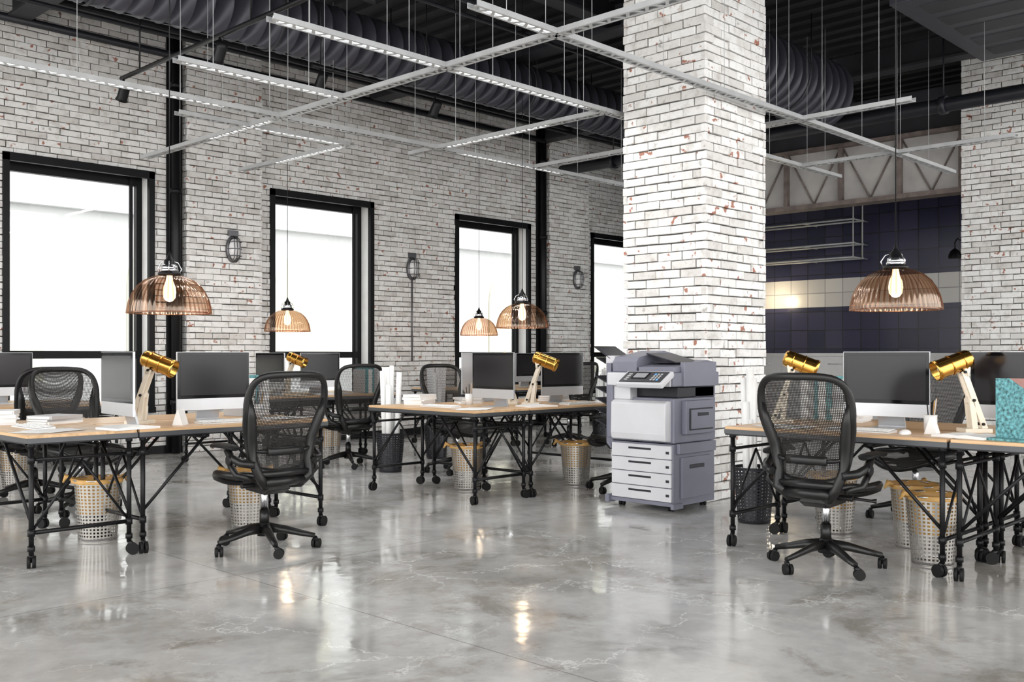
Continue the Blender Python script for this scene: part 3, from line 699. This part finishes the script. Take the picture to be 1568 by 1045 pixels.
for x_,y_,r_ in ((2.33,6.08,20),(5.73,5.98,30),(5.72,3.12,70),(3.98,6.1,5)): spawn('paper_sheets',S1,(x_,y_,ZD),D(r_))
ob=MB()
for s_ in (-1,1): ob.prism([(0,0),(s_*.15,0),(s_*.15,.012),(s_*.05,.02),(0,.014)],'y',-.11,.11,'paper')
for x_,y_,r_ in ((2.74,5.95,10),(6.4,5.90,-10),(5.68,2.0,80)): spawn('open_book',[('pages',ob.mesh('pages'),0)],(x_,y_,ZD),D(r_))
def cup_parts():
    k=MB(); k.lathe([(0,0.002),(.036,0),(.038,.1),(.035,.1),(.033,.005),(0,.005)],'whitep',seg=20)
    r=random.Random(5)
    for i in range(7):
        a=r.uniform(0,6.3); k.tube([(math.cos(a)*.01,math.sin(a)*.01,.01),(math.cos(a)*.034,math.sin(a)*.034,r.uniform(.15,.2))],.0035,['black','bag','paper2'][i%3],6)
    return [('cup_with_pens',k.mesh('cup'),0)]
CU=cup_parts()
for x_,y_ in ((5.93,2.30),(3.15,6.62),(6.2,6.55),(3.87,6.3)): spawn('pencil_cup',CU,(x_,y_,ZD))
def tent_parts():
    k=MB(); k.prism([(-.035,0),(.035,0),(.004,.10),(-.004,.10)],'x',-.05,.05,'paper'); return [('card',k.mesh('tent'),.001)]
TP=tent_parts()
for x_,y_,r_ in ((3.12,6.02,40),(5.80,2.24,10)): spawn('folded_paper_card',TP,(x_,y_,ZD),D(r_))
def binders(seed):
    k=MB(); x=-.12; r=random.Random(seed)
    while x<.12:
        w=r.choice([.03,.045,.06]); h=r.uniform(.24,.31); k.bb(x,x+w-.003,-.1,.1,0,h,r.choice(['paper','paper2','whitep','teal','paper'])); x+=w
    return [('binders',k.mesh('binders'),.002)]
BN=binders(3)
for x_,y_,r_ in ((3.95,6.62,10),(7.3,9.5,0),(9.1,9.6,90),(6.62,3.3,90)): spawn('binder_row',BN,(x_,y_,ZD),D(r_))
tb=MB(); tb.bb(-.015,.015,-.2,.2,0,.33,'teal'); tb.prism([(-.2,.331),(.12,.331),(-.2,.12)],'x',-.017,-.0155,'pink')
tb.bb(-.1,.1,-.2,.2,0,.012,'teal')
spawn('teal_display_folder',[('folder',tb.mesh('folder'),.001)],(5.62,1.65,ZD),D(-15))

# ------------------------------------------------------------------ bins
def bin_parts(mat,rimm,bag=True):
    k=MB(); k.lathe([(.115,0.0),(.15,.40)],mat,seg=36,uvs=True); k.lathe([(.0,.006),(.116,.006),(.118,.02)],rimm,seg=36); 
    rm=[(math.cos(a*math.pi/18)*.151,math.sin(a*math.pi/18)*.151,.40) for a in range(36)]; k.tube(rm,.006,rimm,6,closed=True)
    parts=[('basket',k.mesh('basket'),0)]
    if bag:
        b=MB(); prof=[(.118,.18),(.138,.385),(.150,.410),(.157,.405),(.159,.385),(.156,.378)]; b.lathe(prof,'bag',seg=48,flute=7,fa=.006)
        b.lathe([(.0,.16),(.118,.18)],'bag',seg=48,flute=0)
        b.tube([(.155,0,.40),(.19,.02,.41),(.20,.0,.36)],[.014,.02,.006],'bag',6); b.tube([(-.13,.08,.40),(-.17,.10,.42),(-.18,.12,.38)],[.014,.02,.006],'bag',6)
        parts.append(('bag_liner',b.mesh('bag'),0))
    return parts
BB=bin_parts('bin','chrome'); BD=bin_parts('bindm','bind',False)
for x_,y_ in ((2.79,6.50),(3.74,6.22),(6.65,9.35),(6.13,6.5),(7.05,6.0),(5.86,2.26),(6.25,2.52),(6.38,3.12),(3.3,9.4)): spawn('waste_basket',BB,(x_,y_,0.001))
def rolls(seed):
    r=random.Random(seed); k=MB()
    for i in range(9):
        a=r.uniform(0,6.28); d=r.uniform(.02,.07); h=r.uniform(.75,1.12); q=r.uniform(.02,.03)
        k.tube([(math.cos(a)*d,math.sin(a)*d,.02),(math.cos(a)*d*1.7,math.sin(a)*d*1.7,h)],q,'paper',12)
    return ('paper_rolls',k.mesh('rolls'),0)
for i,(x_,y_) in enumerate(((6.52,8.08),(6.40,3.75),(7.75,8.75),(10.9,8.8))):
    spawn('paper_roll_bin',BD+[rolls(20+i)],(x_,y_,0.001))

# ------------------------------------------------------------------ copier
cp=MB(); 
for x_ in (.06,.5):
    for y_ in (.06,.54): caster(cp,x_,y_,.022,.3)
cp.bb(.0,.58,0,.6,.045,.075,'copg'); cp.bb(.012,.58,.0,.6,.075,.525,'copg'); 
cp.bb(-.03,.1,.60,.64,.03,.09,'copg'); cp.bb(-.03,.1,-.03,.0,.03,.07,'copg')
for k in range(4):
    z=.08+k*.11; cp.bb(-.006,.014,.012,.588,z,z+.103,'copw'); cp.bb(-.008,-.004,.20,.42,z+.062,z+.078,'copd'); cp.bb(-.010,-.004,.03,.06,z+.04,z+.06,'copd')
c2=MB(); c2.bb(.02,.60,0,.6,.53,.88,'copg')
c2.prism([(.03,.54),(-.05,.55),(-.06,.60),(-.055,.84),(-.02,.86),(.03,.86)],'y',.03,.56,'copw')
c2.bb(-.03,.03,.56,.62,.55,.98,'copg'); c2.bb(.02,.6,.6,.63,.50,1.0,'copg')
c2.bb(.08,.58,.0,.6,.88,.97,'copd'); c2.bb(.30,.60,0,.6,.88,.97,'copg'); c2.bb(-.01,.10,.40,.6,.86,.97,'copw')
c2.bb(-.02,.62,-.02,.63,.97,1.08,'copg'); c2.bb(-.03,.05,.0,.62,.97,1.075,'copw')
Rp=Matrix.Rotation(D(-30),3,'Y')
def PL(u,v,w):
    p=Rp@Vector((u,0,w)); return (p.x-.085,v,p.z+1.025)
c2.box(PL(0,.20,0),(.19,.44,.045),'copw',Rp)
c3=MB(); c3.box(PL(0,.20,.024),(.15,.39,.006),'copd',Rp); c3.box(PL(.012,.235,.028),(.085,.14,.005),'screen',Rp); c3.box(PL(.012,.235,.0305),(.065,.115,.002),'book',Rp)
for i in range(4):
    for j in range(3): c3.box(PL(-.045+.026*i,.05+.028*j,.028),(.015,.016,.006),'blue' if (i,j) in ((0,0),(3,2)) else 'paper2',Rp)
for i in range(4): c3.box(PL(-.045+.026*i,.345,.028),(.013,.03,.006),'paper2',Rp)
c4=MB(); c4.prism([(.02,1.08),(.60,1.08),(.60,1.16),(.48,1.175),(.10,1.13),(.02,1.12)],'y',.0,.34,'copg')
c4.prism([(.02,1.08),(.58,1.08),(.58,1.22),(.40,1.25),(.06,1.20),(.02,1.16)],'y',.36,.60,'copg')
c4.box((.3,.20,1.19),(.34,.30,.012),'copd',Matrix.Rotation(D(14),3,'X')); c4.box((.3,.19,1.155),(.3,.26,.01),'copd')
c4.bb(.1,.55,-.04,.0,.97,1.16,'copg')
c5=MB(); c5.bb(.12,.52,-.045,0,.60,.86,'copg'); c5.bb(.16,.48,-.055,-.04,.63,.80,'copd'); c5.bb(.17,.47,-.062,-.05,.64,.79,'copg'); c5.bb(.25,.4,-.068,-.06,.74,.765,'copd'); c5.bb(.05,.56,-.03,0,.45,.53,'copg')
c5.bb(.1,.5,-.02,0,.10,.42,'copg'); c5.bb(.2,.4,-.026,-.015,.33,.36,'copd')
c6=MB()
for k in range(5):
    z=.62+k*.09; c6.box((.2,.73,z+.03),(.30,.17,.01),'copd',Matrix.Rotation(D(22),3,'X')); c6.bb(.05,.36,.63,.67,z-.02,z+.03,'copg')
c6.prism([(.63,.45),(.68,.50),(.68,1.15),(.63,1.15)],'x',.04,.40,'copg')
c6.box((.2,.74,1.235),(.28,.20,.012),'copd',Matrix.Rotation(D(30),3,'X')); c6.box((.2,.655,1.16),(.28,.09,.10),'copw'); c6.box((.2,.75,1.16),(.24,.16,.01),'copd',Matrix.Rotation(D(25),3,'X'))
e=spawn('office_photocopier',[('paper_drawers',cp.mesh('drawers'),.004),('body',c2.mesh('body'),.010),('control_panel',c3.mesh('panel'),.001),('document_feeder',c4.mesh('adf'),.010),('bypass_tray',c5.mesh('bypass'),.005),('sorter_trays',c6.mesh('sorter'),.003)],(6.31,4.40,0),0)

# ------------------------------------------------------------------ wall lights
def bulk_parts(cord):
    k=MB(); R=Matrix.Rotation(D(90),3,'X')
    k.lathe([(0,.0),(.10,.0),(.10,.035),(.085,.045)],'cage',seg=28,R=R); 
    for i,v in enumerate(k.v): k.v[i]=(v[0],v[1],v[2]*1.75)
    s0=len(k.v); k.lathe([(.075,.04),(.07,.085),(.05,.11),(0,.12)],'whitep',seg=24,R=R)
    for i in range(s0,len(k.v)): v=k.v[i]; k.v[i]=(v[0],v[1],v[2]*1.8)
    for x_ in (-.04,0,.04): k.tube([(x_,-.03,-.165),(x_,-.11,-.12),(x_,-.13,0),(x_,-.11,.12),(x_,-.03,.165)],.006,'cage',6)
    for z_ in (-.09,0,.09): k.tube([(-.095,-.03,z_),(-.07,-.11,z_),(0,-.13,z_),(.07,-.11,z_),(.095,-.03,z_)],.006,'cage',6)
    k.bb(-.07,.07,-.03,.0,.17,.24,'cage')
    if cord: k.cyl((0,-.015,-1.4),(0,-.015,-.15),.012,'cage',8)
    return [('caged_light',k.mesh('bulkhead'),0)]
WA=bulk_parts(False); WB=bulk_parts(True)
spawn('wall_bulkhead_light',WA,(6.64,YW-.165,2.57)); spawn('wall_bulkhead_light',WB,(9.74,YW-.035,2.52)); spawn('wall_bulkhead_light',WA,(13.45,YW-.165,2.55))

# ------------------------------------------------------------------ exterior
ex=MB(); ex.bb(-14,45,24,26,-1,16,'facade')
for k in range(12):
    xa=-10+k*4.2
    pts=[(xa,0.6),(xa+2.2,0.6),(xa+2.2,3.0)]+[(xa+1.1+1.1*math.cos(t*math.pi/10),3.0+1.1*math.sin(t*math.pi/10)) for t in range(1,10)]+[(xa,3.0)]
    ex.prism(pts,'y',23.93,24.05,'facade2'); ex.bb(xa+.3,xa+1.9,23.93,24.05,5.6,8.0,'facade2'); ex.bb(xa+1.05,xa+1.15,23.88,24.0,5.6,8.0,'facade')
ex.bb(-14,45,23.8,24.0,4.7,4.85,'facade'); ex.bb(-14,45,23.6,24.0,8.9,9.3,'facade')
obj('street_building',ex.mesh('street_building'))
gr=MB(); gr.bb(-60,80,-60,80,-.3,-.13,'street'); obj('street_ground',gr.mesh('street_ground'))

# ------------------------------------------------------------------ lights, world, camera
w=bpy.data.worlds.new('World'); S.world=w; w.use_nodes=True
w.node_tree.nodes['Background'].inputs[0].default_value=(1.0,0.994,0.98,1); w.node_tree.nodes['Background'].inputs[1].default_value=4.7
sl=bpy.data.lights.new('sun','SUN'); sl.energy=8; sl.angle=D(2); so=bpy.data.objects.new('sun',sl); COL.objects.link(so)
so.rotation_euler=Vector((0.08,0.5,-0.86)).to_track_quat('-Z','Y').to_euler()
kl=bpy.data.lights.new('kitchen_light','POINT'); kl.energy=16; kl.color=(1,.82,.55); kl.shadow_soft_size=.1
ko=bpy.data.objects.new('kitchen_light',kl); COL.objects.link(ko); ko.location=(16.1,9.1,2.2)
cam=bpy.data.cameras.new('camera'); co=bpy.data.objects.new('camera',cam); COL.objects.link(co)
co.location=(0,0,1.22); co.rotation_euler=(D(90),0,D(44.1-90)); cam.lens=36*1517/1568; cam.shift_y=20.5/1568; cam.clip_end=300
S.camera=co
